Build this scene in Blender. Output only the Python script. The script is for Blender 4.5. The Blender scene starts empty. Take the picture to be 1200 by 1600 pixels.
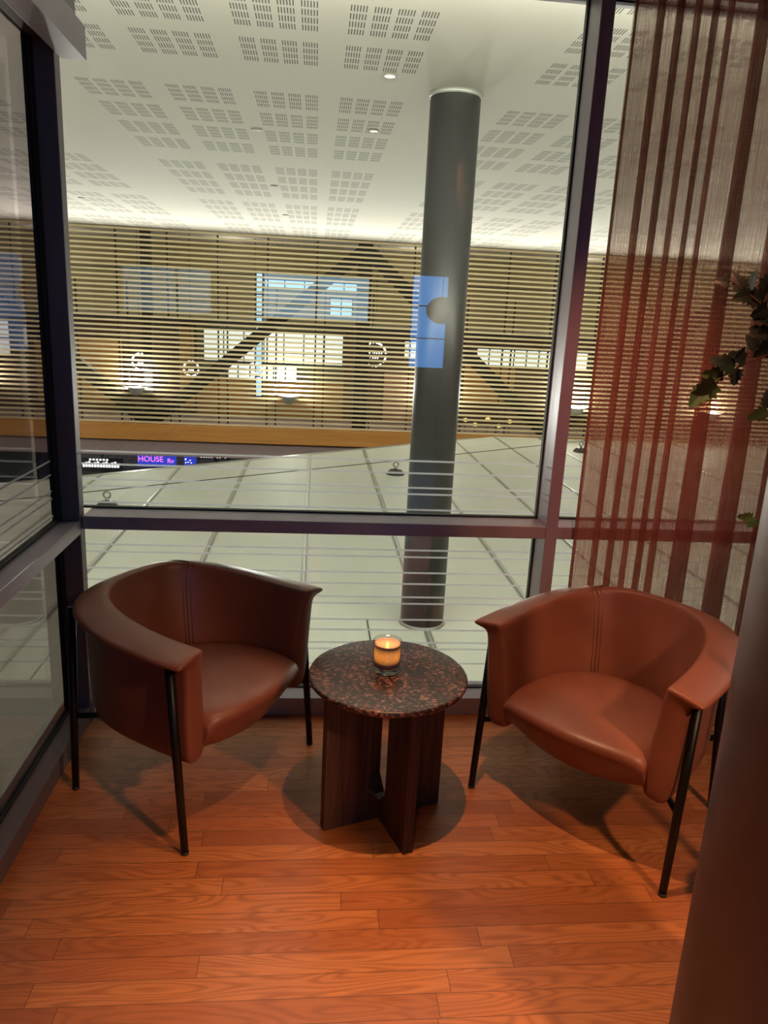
import bpy, bmesh, math, random
from mathutils import Vector, Matrix
random.seed(7)
PI = math.pi
R = math.radians
SC = bpy.context.scene
COL = SC.collection

# ------------------------------------------------------------------ camera
F_PX, PITCH, YAW, ROLL, EYE = 1170.0, R(-14.56), R(5.73), R(2.86), 1.6
fw = Vector((math.sin(YAW)*math.cos(PITCH), math.cos(YAW)*math.cos(PITCH), math.sin(PITCH)))
rt = Vector((math.cos(YAW), -math.sin(YAW), 0))
up = rt.cross(fw)
r2 = math.cos(ROLL)*rt + math.sin(ROLL)*up
u2 = -math.sin(ROLL)*rt + math.cos(ROLL)*up
cd = bpy.data.cameras.new('camera')
cam = bpy.data.objects.new('camera', cd)
COL.objects.link(cam)
cam.matrix_world = Matrix(((r2.x, u2.x, -fw.x, 0), (r2.y, u2.y, -fw.y, 0), (r2.z, u2.z, -fw.z, EYE), (0, 0, 0, 1)))
cd.sensor_fit = 'VERTICAL'
cd.sensor_height = 36.0
cd.lens = 36.0*F_PX/1600.0
cd.clip_start = 0.05
SC.camera = cam

# ------------------------------------------------------------------ world, lights, exposure
SC.view_settings.view_transform = 'Standard'
SC.view_settings.look = 'None'
SC.view_settings.exposure = 0.0
SC.view_settings.gamma = 1.0
SC.view_settings.use_curve_mapping = False
SC.cycles.use_denoising = True
SC.cycles.max_bounces = 10
SC.cycles.transparent_max_bounces = 32
SC.cycles.sample_clamp_indirect = 4.0
SC.cycles.caustics_reflective = False
SC.cycles.caustics_refractive = False
w = bpy.data.worlds.new('world')
SC.world = w
w.use_nodes = True
w.node_tree.nodes['Background'].inputs[0].default_value = (0.36, 0.36, 0.42, 1)
w.node_tree.nodes['Background'].inputs[1].default_value = 0.06


def light(name, kind, loc, power, color, target=None, **kw):
    d = bpy.data.lights.new(name, kind)
    d.energy = power
    d.color = color
    for k, v in kw.items():
        setattr(d, k, v)
    o = bpy.data.objects.new(name, d)
    COL.objects.link(o)
    o.location = loc
    if target is not None:
        o.rotation_euler = (Vector(target) - Vector(loc)).to_track_quat('-Z', 'Y').to_euler()
    return o


WARM = (1.0, 0.56, 0.30)
# ceiling spot over the side table: crisp disc shadow on the floor
light('table_spot', 'SPOT', (0.30, 1.70, 2.36), 135, WARM, (0.72, 1.30, 0), spot_size=R(82), spot_blend=0.9, shadow_soft_size=0.012)
# ceiling spot in the room behind the camera, right of the round pillar
light('room_spot', 'SPOT', (1.75, -0.35, 2.60), 260, WARM, (0.62, 1.55, 0), spot_size=R(54), spot_blend=0.8, shadow_soft_size=0.09)
light('front_floor_fill', 'SPOT', (0.05, 0.70, 2.60), 62, WARM, (0.20, 0.95, 0), spot_size=R(60), spot_blend=1.0, shadow_soft_size=0.05)  # unseen spot added to brighten the near floor
# curtain washer
light('curtain_spot', 'SPOT', (0.55, 0.9, 2.62), 130, (1.0, 0.36, 0.22), (1.12, 2.66, 1.20), spot_size=R(34), spot_blend=1.0, shadow_soft_size=0.08)
# hall: unseen area light added beyond the glazing to brighten the canopy roof
light('canopy_fill', 'AREA', (0.5, 3.95, 3.60), 130, (1.0, 0.98, 0.86), (0.5, 7.2, -1.7), shape='RECTANGLE', size=16.0, size_y=1.0)
light('slat_fill', 'AREA', (0.5, 4.6, 3.58), 1150, (1.0, 0.95, 0.78), (0.5, 22.4, 0.6), shape='RECTANGLE', size=16.0, size_y=0.6)  # second unseen area light, added to brighten the slats
HALLW = (1.0, 0.90, 0.70)
BOWLS = [(-9.37, -0.66), (-5.05, -0.66), (-0.73, -0.74), (3.59, -0.74), (7.89, -0.76), (12.2, -0.76)]
for bx_, bz_ in BOWLS:
    light('uplight', 'SPOT', (bx_, 21.85, bz_+0.05), 1250, (1.0, 0.98, 0.90), (bx_, 17.3, 3.6), spot_size=R(118), spot_blend=0.7, shadow_soft_size=0.16)
    light('uplight_glow', 'POINT', (bx_, 22.0, bz_+0.10), 120, (1.0, 0.96, 0.84), shadow_soft_size=0.12)
# behind the slats
for lx in (-8, -2.5, 3, 8.5, 13):
    light('gallery_light', 'POINT', (lx, 24.3, 3.1), 30, HALLW, shadow_soft_size=0.25)
    light('gallery_light', 'POINT', (lx+1.5, 24.6, 0.4), 26, HALLW, shadow_soft_size=0.25)
light('shop_light', 'AREA', (-3.5, 24.6, -2.8), 140, (1, 0.9, 0.9), (-3.5, 24.6, -6), shape='RECTANGLE', size=10, size_y=1.2)


# ------------------------------------------------------------------ materials
def nmat(name):
    m = bpy.data.materials.new(name)
    m.use_nodes = True
    nt = m.node_tree
    return m, nt, nt.nodes['Principled BSDF'], nt.nodes['Material Output']


def mat(name, col, rough=0.5, metal=0.0, spec=0.5, emit=None, es=0.0, bump=0, bscale=200, var=0, vscale=8, coat=0):
    m, nt, b, out = nmat(name)
    b.inputs['Base Color'].default_value = (*col, 1)
    b.inputs['Roughness'].default_value = rough
    b.inputs['Metallic'].default_value = metal
    b.inputs['Specular IOR Level'].default_value = spec
    b.inputs['Coat Weight'].default_value = coat
    if emit:
        b.inputs['Emission Color'].default_value = (*emit, 1)
        b.inputs['Emission Strength'].default_value = es
    tc = nt.nodes.new('ShaderNodeTexCoord')
    if bump:
        n = nt.nodes.new('ShaderNodeTexNoise')
        n.inputs['Scale'].default_value = bscale
        n.inputs['Detail'].default_value = 3
        nt.links.new(tc.outputs['Object'], n.inputs['Vector'])
        bp = nt.nodes.new('ShaderNodeBump')
        bp.inputs['Strength'].default_value = bump
        bp.inputs['Distance'].default_value = 0.002
        nt.links.new(n.outputs[0], bp.inputs['Height'])
        nt.links.new(bp.outputs[0], b.inputs['Normal'])
    if var:
        n = nt.nodes.new('ShaderNodeTexNoise')
        n.inputs['Scale'].default_value = vscale
        n.inputs['Detail'].default_value = 4
        nt.links.new(tc.outputs['Object'], n.inputs['Vector'])
        r = nt.nodes.new('ShaderNodeMapRange')
        r.inputs[1].default_value = 0.3
        r.inputs[2].default_value = 0.7
        r.inputs[3].default_value = 1-var
        r.inputs[4].default_value = 1+var
        nt.links.new(n.outputs[0], r.inputs[0])
        mx = nt.nodes.new('ShaderNodeVectorMath')
        mx.operation = 'SCALE'
        mx.inputs[0].default_value = col
        nt.links.new(r.outputs[0], mx.inputs['Scale'])
        nt.links.new(mx.outputs[0], b.inputs['Base Color'])
    return m


class NG:
    """tiny helper for math node chains"""
    def __init__(s, nt):
        s.nt = nt

    def m(s, op, a, b=None, c=None):
        n = s.nt.nodes.new('ShaderNodeMath')
        n.operation = op
        for i, v in enumerate((a, b, c)):
            if v is None:
                continue
            if isinstance(v, (int, float)):
                n.inputs[i].default_value = v
            else:
                s.nt.links.new(v, n.inputs[i])
        return n.outputs[0]

    def xyz(s, kind='Object'):
        tc = s.nt.nodes.new('ShaderNodeTexCoord')
        sp = s.nt.nodes.new('ShaderNodeSeparateXYZ')
        s.nt.links.new(tc.outputs[kind], sp.inputs[0])
        return sp.outputs

    def comb(s, x, y, z=0.0):
        n = s.nt.nodes.new('ShaderNodeCombineXYZ')
        for i, v in enumerate((x, y, z)):
            if isinstance(v, (int, float)):
                n.inputs[i].default_value = v
            else:
                s.nt.links.new(v, n.inputs[i])
        return n.outputs[0]

    def noise(s, vec, scale=1, detail=3, dist=0.0):
        n = s.nt.nodes.new('ShaderNodeTexNoise')
        n.inputs['Scale'].default_value = scale
        n.inputs['Detail'].default_value = detail
        n.inputs['Distortion'].default_value = dist
        s.nt.links.new(vec, n.inputs['Vector'])
        return n.outputs[0]

    def white(s, vec):
        n = s.nt.nodes.new('ShaderNodeTexWhiteNoise')
        n.noise_dimensions = '3D'
        s.nt.links.new(vec, n.inputs['Vector'])
        return n.outputs['Value']

    def ramp(s, fac, stops):
        n = s.nt.nodes.new('ShaderNodeValToRGB')
        e = n.color_ramp.elements
        while len(e) < len(stops):
            e.new(0.5)
        for i, (p, c) in enumerate(stops):
            e[i].position = p
            e[i].color = (*c, 1)
        s.nt.links.new(fac, n.inputs[0])
        return n.outputs[0]

    def mix(s, fac, a, b, mode='MIX'):
        n = s.nt.nodes.new('ShaderNodeMix')
        n.data_type = 'RGBA'
        n.blend_type = mode
        for i, v in ((0, fac), (6, a), (7, b)):
            if isinstance(v, (int, float)):
                n.inputs[i].default_value = v
            elif isinstance(v, tuple):
                n.inputs[i].default_value = (*v, 1)
            else:
                s.nt.links.new(v, n.inputs[i])
        return n.outputs[2]


def floor_mat():
    m, nt, b, out = nmat('oak_strip_floor')
    g = NG(nt)
    x, y, z = g.xyz()[:3]
    W = 0.0682
    yy = g.m('DIVIDE', g.m('SUBTRACT', y, 1.460-20*W), W)
    row = g.m('FLOOR', yy)
    fy = g.m('FRACT', yy)
    r1 = g.white(g.comb(row, 3.1))
    L = g.m('MULTIPLY_ADD', g.white(g.comb(row, 9.7)), 0.5, 0.62)
    xx = g.m('DIVIDE', g.m('ADD', x, g.m('MULTIPLY_ADD', r1, 5.0, 10)), L)
    pl = g.m('FLOOR', xx)
    fx = g.m('FRACT', xx)
    pid = g.white(g.comb(row, pl, 1.3))
    pid2 = g.white(g.comb(row, pl, 7.9))
    # grain
    off = g.m('MULTIPLY', pid, 40)
    gv = g.comb(g.m('ADD', g.m('MULTIPLY', x, 2.2), off), g.m('MULTIPLY', g.m('ADD', y, off), 26), off)
    grain = g.noise(gv, 1.0, 5, 0.6)
    fine = g.noise(g.comb(g.m('ADD', g.m('MULTIPLY', x, 9), off), g.m('MULTIPLY', y, 420), off), 1.0, 3)
    # cathedral figure: bands of a distorted field
    fig = g.noise(g.comb(g.m('ADD', g.m('MULTIPLY', x, 2.0), off), g.m('MULTIPLY', g.m('ADD', y, off), 13), off), 1.0, 1, 0.2)
    bands = g.m('SINE', g.m('MULTIPLY', fig, 95))
    bands = g.m('MULTIPLY_ADD', bands, 0.5, 0.5)
    bands = g.m('POWER', bands, 2.0)
    base = g.ramp(pid2, [(0.0, (0.30, 0.070, 0.020)), (0.12, (0.45, 0.125, 0.034)), (0.55, (0.60, 0.185, 0.050)), (1.0, (0.70, 0.25, 0.075))])
    c1 = g.mix(g.m('MULTIPLY', bands, 0.62), base, (0.20, 0.038, 0.009))
    c2 = g.mix(g.m('MULTIPLY', g.m('SUBTRACT', 1.0, fine), 0.85), c1, (0.19, 0.042, 0.010))
    c3 = g.mix(g.m('MULTIPLY', grain, 0.35), c2, (0.60, 0.23, 0.07))
    e1 = g.m('MINIMUM', g.m('MULTIPLY', fy, W), g.m('MULTIPLY', g.m('SUBTRACT', 1.0, fy), W))
    e2 = g.m('MINIMUM', g.m('MULTIPLY', fx, L), g.m('MULTIPLY', g.m('SUBTRACT', 1.0, fx), L))
    e = g.m('MINIMUM', e1, e2)
    gap = g.m('LESS_THAN', e, 0.0009)
    c4 = g.mix(g.m('MULTIPLY', gap, 0.75), c3, (0.03, 0.010, 0.005))
    nt.links.new(c4, b.inputs['Base Color'])
    b.inputs['Roughness'].default_value = 0.42
    b.inputs['Coat Weight'].default_value = 0.15
    b.inputs['Coat Roughness'].default_value = 0.25
    bp = nt.nodes.new('ShaderNodeBump')
    bp.inputs['Strength'].default_value = 0.25
    bp.inputs['Distance'].default_value = 0.001
    hh = g.m('SUBTRACT', fine, g.m('MULTIPLY', gap, 1.5))
    nt.links.new(hh, bp.inputs['Height'])
    nt.links.new(bp.outputs[0], b.inputs['Normal'])
    return m


S_ = 1.35  # hall scale about the eye


def hall_ceiling_mat():
    m, nt, b, out = nmat('perforated_plaster')
    g = NG(nt)
    x, y, z = g.xyz()[:3]
    # module sizes in hall metres
    PX, PY = 0.63*S_, 2.93*S_
    X0, Y0 = -0.49*S_, 6.08*S_
    ux = g.m('FRACT', g.m('ADD', g.m('DIVIDE', g.m('SUBTRACT', x, X0), PX), 100))
    uy = g.m('FRACT', g.m('ADD', g.m('DIVIDE', g.m('SUBTRACT', y, Y0), PY), 100))
    bx = g.m('MULTIPLY', ux, 0.63)      # position inside module, unscaled metres
    by = g.m('MULTIPLY', uy, 2.93)
    inx = g.m('LESS_THAN', bx, 0.470)
    iny = g.m('LESS_THAN', by, 2.28)
    px = g.m('DIVIDE', bx, 0.1245)
    py = g.m('DIVIDE', by, 0.610)
    sx = g.m('MULTIPLY', g.m('FRACT', px), 0.1245)
    sy = g.m('MULTIPLY', g.m('FRACT', py), 0.610)
    ins = g.m('MULTIPLY', g.m('LESS_THAN', sx, 0.096), g.m('LESS_THAN', sy, 0.45))
    tx = g.m('FRACT', g.m('DIVIDE', sx, 0.016))
    ty = g.m('FRACT', g.m('DIVIDE', sy, 0.1125))
    slot = g.m('MULTIPLY', g.m('LESS_THAN', tx, 0.42), g.m('LESS_THAN', ty, 0.74))
    k = g.m('MULTIPLY', g.m('MULTIPLY', inx, iny), g.m('MULTIPLY', ins, slot))
    # blank strip of boards around the column line
    col_i = g.m('FLOOR', g.m('DIVIDE', g.m('SUBTRACT', x, X0), PX))
    md = g.m('MODULO', g.m('ADD', col_i, 98), 5)      # one board in five is plain
    plain = g.m('COMPARE', md, 0.0, 0.1)
    k = g.m('MULTIPLY', k, g.m('SUBTRACT', 1.0, plain))
    c = g.mix(k, (0.62, 0.585, 0.535), (0.09, 0.085, 0.075))
    nt.links.new(c, b.inputs['Base Color'])
    b.inputs['Roughness'].default_value = 0.8
    return m


def leather_mat():
    m, nt, b, out = nmat('cognac_leather')
    g = NG(nt)
    tc = nt.nodes.new('ShaderNodeTexCoord')
    n = g.noise(tc.outputs['Object'], 6, 3)
    c = g.ramp(n, [(0.3, (0.190, 0.060, 0.036)), (0.7, (0.230, 0.073, 0.043))])
    nt.links.new(c, b.inputs['Base Color'])
    b.inputs['Roughness'].default_value = 0.42
    b.inputs['Specular IOR Level'].default_value = 0.45
    v = nt.nodes.new('ShaderNodeTexVoronoi')
    v.inputs['Scale'].default_value = 420
    nt.links.new(tc.outputs['Object'], v.inputs['Vector'])
    bp = nt.nodes.new('ShaderNodeBump')
    bp.inputs['Strength'].default_value = 0.12
    bp.inputs['Distance'].default_value = 0.0008
    nt.links.new(v.outputs['Distance'], bp.inputs['Height'])
    nt.links.new(bp.outputs[0], b.inputs['Normal'])
    return m


def granite_mat():
    m, nt, b, out = nmat('red_brown_granite')
    g = NG(nt)
    tc = nt.nodes.new('ShaderNodeTexCoord')
    v = nt.nodes.new('ShaderNodeTexVoronoi')
    v.inputs['Scale'].default_value = 125
    v.inputs['Randomness'].default_value = 1
    # distort
    n = nt.nodes.new('ShaderNodeTexNoise')
    n.inputs['Scale'].default_value = 90
    n.inputs['Detail'].default_value = 3
    nt.links.new(tc.outputs['Object'], n.inputs['Vector'])
    va = nt.nodes.new('ShaderNodeVectorMath')
    va.operation = 'MULTIPLY_ADD'
    nt.links.new(n.outputs['Color'], va.inputs[0])
    va.inputs[1].default_value = (0.014, 0.014, 0.0)
    nt.links.new(tc.outputs['Object'], va.inputs[2])
    nt.links.new(va.outputs[0], v.inputs['Vector'])
    sp = nt.nodes.new('ShaderNodeSeparateColor')
    nt.links.new(v.outputs['Color'], sp.inputs[0])
    big = g.noise(tc.outputs['Object'], 9, 2)
    f = g.m('ADD', sp.outputs[0], g.m('MULTIPLY_ADD', big, 0.7, -0.35))
    c = g.ramp(f, [(0.0, (0.006, 0.005, 0.005)), (0.36, (0.020, 0.012, 0.011)), (0.52, (0.050, 0.019, 0.014)), (0.74, (0.12, 0.042, 0.030)), (0.93, (0.29, 0.115, 0.085)), (1.0, (0.38, 0.20, 0.16))])
    fn = g.noise(tc.outputs['Object'], 260, 3)
    c = g.mix(g.m('MULTIPLY', g.m('LESS_THAN', fn, 0.46), 0.75), c, (0.015, 0.011, 0.010))
    nt.links.new(c, b.inputs['Base Color'])
    b.inputs['Roughness'].default_value = 0.36
    return m


def wood_mat(name, dark, lite, axis=2, scale=1.0, rough=0.5):
    m, nt, b, out = nmat(name)
    g = NG(nt)
    xyz = g.xyz()
    mul = [38*scale]*3
    mul[axis] = 2.0*scale
    v = g.comb(*[g.m('MULTIPLY', xyz[i], mul[i]) for i in range(3)])
    n = g.noise(v, 1.0, 4, 0.5)
    mul2 = [160*scale]*3
    mul2[axis] = 4.0*scale
    v2 = g.comb(*[g.m('MULTIPLY', xyz[i], mul2[i]) for i in range(3)])
    n2 = g.noise(v2, 1.0, 2)
    f = g.m('ADD', g.m('MULTIPLY', n, 0.5), g.m('MULTIPLY', n2, 0.5))
    c = g.ramp(f, [(0.36, dark), (0.64, lite)])
    nt.links.new(c, b.inputs['Base Color'])
    b.inputs['Roughness'].default_value = rough
    return m


def glass_mat(name='window_glass', tint=(0.93, 0.96, 0.95), k=0.055, rough=0.0):
    m, nt, b, out = nmat(name)
    nt.nodes.remove(b)
    g = NG(nt)
    geo = nt.nodes.new('ShaderNodeNewGeometry')
    dt = nt.nodes.new('ShaderNodeVectorMath')
    dt.operation = 'DOT_PRODUCT'
    nt.links.new(geo.outputs['Normal'], dt.inputs[0])
    nt.links.new(geo.outputs['Incoming'], dt.inputs[1])
    c = g.m('ABSOLUTE', dt.outputs['Value'])
    f = g.m('POWER', g.m('SUBTRACT', 1.0, c), 5.0)
    f = g.m('MULTIPLY_ADD', f, 1-k, k)
    t = nt.nodes.new('ShaderNodeBsdfTransparent')
    t.inputs[0].default_value = (*tint, 1)
    gl = nt.nodes.new('ShaderNodeBsdfGlossy')
    gl.inputs['Roughness'].default_value = rough
    mx = nt.nodes.new('ShaderNodeMixShader')
    nt.links.new(f, mx.inputs[0])
    nt.links.new(t.outputs[0], mx.inputs[1])
    nt.links.new(gl.outputs[0], mx.inputs[2])
    nt.links.new(mx.outputs[0], out.inputs[0])
    return m


def curtain_mat():
    m, nt, b, out = nmat('sheer_curtain')
    nt.nodes.remove(b)
    g = NG(nt)
    x, y, z = g.xyz()[:3]
    thr = g.noise(g.comb(g.m('MULTIPLY', x, 420), g.m('MULTIPLY', y, 420), g.m('MULTIPLY', z, 5)), 1.0, 2)
    thr2 = g.noise(g.comb(g.m('MULTIPLY', x, 4), g.m('MULTIPLY', y, 4), g.m('MULTIPLY', z, 330)), 1.0, 2)
    f = g.m('MULTIPLY_ADD', g.m('ADD', g.m('SUBTRACT', thr, 0.5), g.m('MULTIPLY', g.m('SUBTRACT', thr2, 0.5), 0.25)), 0.6, 0.66)
    cl = nt.nodes.new('ShaderNodeClamp')
    nt.links.new(f, cl.inputs[0])
    cl.inputs[1].default_value = 0.5
    cl.inputs[2].default_value = 0.90
    t = nt.nodes.new('ShaderNodeBsdfTransparent')
    t.inputs[0].default_value = (1.0, 0.90, 0.82, 1)
    d = nt.nodes.new('ShaderNodeBsdfDiffuse')
    d.inputs[0].default_value = (0.33, 0.115, 0.085, 1)
    tl = nt.nodes.new('ShaderNodeBsdfTranslucent')
    tl.inputs[0].default_value = (0.30, 0.12, 0.085, 1)
    m1 = nt.nodes.new('ShaderNodeMixShader')
    m1.inputs[0].default_value = 0.35
    nt.links.new(d.outputs[0], m1.inputs[1])
    nt.links.new(tl.outputs[0], m1.inputs[2])
    m2 = nt.nodes.new('ShaderNodeMixShader')
    nt.links.new(cl.outputs[0], m2.inputs[0])
    nt.links.new(t.outputs[0], m2.inputs[1])
    nt.links.new(m1.outputs[0], m2.inputs[2])
    nt.links.new(m2.outputs[0], out.inputs[0])
    return m


def frost_mat():
    m, nt, b, out = nmat('frosted_film')
    nt.nodes.remove(b)
    t = nt.nodes.new('ShaderNodeBsdfTransparent')
    d = nt.nodes.new('ShaderNodeBsdfDiffuse')
    d.inputs[0].default_value = (0.85, 0.87, 0.95, 1)
    tl = nt.nodes.new('ShaderNodeBsdfTranslucent')
    tl.inputs[0].default_value = (0.92, 0.93, 1.0, 1)
    m1 = nt.nodes.new('ShaderNodeMixShader')
    m1.inputs[0].default_value = 0.75
    nt.links.new(d.outputs[0], m1.inputs[1])
    nt.links.new(tl.outputs[0], m1.inputs[2])
    m2 = nt.nodes.new('ShaderNodeMixShader')
    m2.inputs[0].default_value = 0.62
    nt.links.new(t.outputs[0], m2.inputs[1])
    nt.links.new(m1.outputs[0], m2.inputs[2])
    nt.links.new(m2.outputs[0], out.inputs[0])
    return m


def candle_glow_mat():
    """frosted inner wax, lit from inside by its own small LED"""
    m, nt, b, out = nmat('glowing_wax')
    g = NG(nt)
    x, y, z = g.xyz()[:3]
    tc = nt.nodes.new('ShaderNodeTexCoord')
    n = g.noise(tc.outputs['Object'], 160, 2)
    b.inputs['Base Color'].default_value = (0.50, 0.33, 0.30, 1)
    b.inputs['Roughness'].default_value = 0.5
    b.inputs['Subsurface Weight'].default_value = 0.0
    dz = g.m('DIVIDE', g.m('SUBTRACT', z, 0.062), 0.026)
    r = g.m('SUBTRACT', 1.0, g.m('MULTIPLY', g.m('MULTIPLY', dz, dz), 0.9))
    r = g.m('MAXIMUM', r, 0.0)
    s = g.m('MULTIPLY', g.m('MULTIPLY_ADD', n, 1.0, 0.5), r)
    b.inputs['Emission Color'].default_value = (1.0, 0.36, 0.06, 1)
    nt.links.new(g.m('MULTIPLY', s, 0.80), b.inputs['Emission Strength'])
    return m


M = dict(
    floor=floor_mat(), hceil=hall_ceiling_mat(), leather=leather_mat(), granite=granite_mat(),
    glass=glass_mat(), curtain=curtain_mat(), wax=candle_glow_mat(),
    cup=glass_mat('tumbler_glass', (0.95, 0.92, 0.90), 0.06, 0.03),
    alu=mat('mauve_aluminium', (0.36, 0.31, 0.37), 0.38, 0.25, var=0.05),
    alud=mat('dark_aluminium', (0.16, 0.13, 0.15), 0.45, 0.3, var=0.05),  # darker aluminium tone for the left frames and curtain track
    gasket=mat('black_gasket', (0.012, 0.013, 0.018), 0.6),
    black=mat('black_powder_coat', (0.004, 0.004, 0.005), 0.42, spec=0.3),
    plastic=mat('black_foot', (0.015, 0.015, 0.016), 0.5),
    seam=mat('seam_thread', (0.12, 0.035, 0.018), 0.6),
    tagm=mat('metal_tag', (0.7, 0.68, 0.62), 0.3, 0.9),
    tablewood=wood_mat('dark_stained_oak', (0.022, 0.010, 0.007), (0.095, 0.038, 0.023), 2),
    slat=wood_mat('light_oak_slat', (0.76, 0.62, 0.36), (0.86, 0.73, 0.47), 0, 0.3, 0.6),
    beam=wood_mat('orange_oak_panel', (0.60, 0.25, 0.05), (0.72, 0.34, 0.085), 0, 0.15, 0.5),
    column=mat('dark_grey_column', (0.032, 0.031, 0.030), 0.4, var=0.05),
    fgcol=mat('plum_brown_column', (0.065, 0.045, 0.052), 0.42, var=0.04, vscale=40, bump=0.15, bscale=300),
    roof=mat('canopy_panel', (0.53, 0.545, 0.475), 0.62, var=0.035, vscale=1.5),
    strip=mat('canopy_joint', (0.28, 0.29, 0.26), 0.4, 0.3),
    stripl=mat('canopy_joint_cap', (0.42, 0.43, 0.39), 0.4, 0.3),
    steel=mat('stainless_fitting', (0.35, 0.35, 0.34), 0.3, 0.9),
    darksteel=mat('dark_steel', (0.035, 0.030, 0.026), 0.5),
    frost=frost_mat(),
    tinted=glass_mat('tinted_side_glass', (0.72, 0.70, 0.70), 0.07),
    dimmed=glass_mat('dimmed_side_glass', (0.48, 0.46, 0.46), 0.07),  # same glass as the upper pane; the dimmer view is put into its colour
    brown=mat('black_brown_steel', (0.030, 0.018, 0.012), 0.55),
    olive=mat('olive_panel', (0.27, 0.215, 0.11), 0.7, var=0.12, vscale=0.4),
    khaki=mat('khaki_band', (0.55, 0.47, 0.33), 0.7, var=0.06, vscale=0.5),
    dkwood=mat('dark_shop_wood', (0.10, 0.045, 0.018), 0.6, var=0.4, vscale=0.7),
    orange=mat('amber_shop_wall', (0.40, 0.20, 0.05), 0.6, var=0.3, vscale=0.8),
    pink=mat('salmon_shop_wall', (0.42, 0.21, 0.14), 0.7, var=0.2, vscale=0.8),
    soffit=mat('mauve_soffit', (0.55, 0.42, 0.43), 0.6),
    bowl=mat('grey_bowl', (0.45, 0.46, 0.44), 0.4, 0.4),
    lampglow=mat('lamp_glow', (1, 1, 1), 0.5, emit=(1, 0.98, 0.92), es=14),
    downglow=mat('warm_lamp_glow', (1, 0.9, 0.7), 0.5, emit=(1, 0.84, 0.58), es=1.6),
    winglow=mat('bright_shop_window', (0.8, 0.8, 0.8), 0.5, emit=(0.92, 0.97, 0.88), es=0.9, var=0.1),
    bluereflect=mat('blue_reflection_glow', (0.4, 0.6, 0.8), 0.4, emit=(0.40, 0.70, 1.0), es=1.0),  # emission imitates blue light mirrored in the front glazing
    sky=mat('blue_dusk_sky', (0.1, 0.2, 0.4), 0.8, emit=(0.12, 0.40, 1.0), es=5.0),
    skyl=mat('pale_sky', (0.4, 0.5, 0.6), 0.8, emit=(0.45, 0.75, 1.0), es=3.2),
    signw=mat('white_lit_letters', (0.9, 0.9, 0.9), 0.5, emit=(1, 0.97, 0.97), es=1.3),
    signp=mat('pink_lit_letters', (0.9, 0.2, 0.6), 0.5, emit=(1.0, 0.22, 0.62), es=1.3),
    signb=mat('blue_lit_screen', (0.02, 0.03, 0.4), 0.4, emit=(0.035, 0.06, 0.62), es=0.9, var=0.5, vscale=4),
    signy=mat('yellow_lit_board', (0.9, 0.7, 0.2), 0.5, emit=(1.0, 0.78, 0.25), es=0.9),
    shelf=mat('black_shop_shelf', (0.02, 0.018, 0.022), 0.5),
    plaster=mat('lounge_plaster', (0.10, 0.085, 0.08), 0.8),
    lantern=mat('paper_lantern', (0.75, 0.45, 0.30), 0.7, emit=(1.0, 0.45, 0.2), es=0.35),
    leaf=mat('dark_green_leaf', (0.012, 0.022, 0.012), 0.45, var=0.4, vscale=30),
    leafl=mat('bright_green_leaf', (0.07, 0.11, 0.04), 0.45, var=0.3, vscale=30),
    bark=mat('brown_stem', (0.10, 0.055, 0.03), 0.7, var=0.3, vscale=60),
    pot=mat('charcoal_pot', (0.04, 0.04, 0.042), 0.5),
    soil=mat('dark_soil', (0.03, 0.02, 0.015), 0.9),
    rimled=mat('flame_glow', (1, 0.7, 0.2), 0.5, emit=(1.0, 0.55, 0.12), es=2.2),
    detector=mat('ceiling_disc', (0.25, 0.24, 0.22), 0.5),
)


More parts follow.
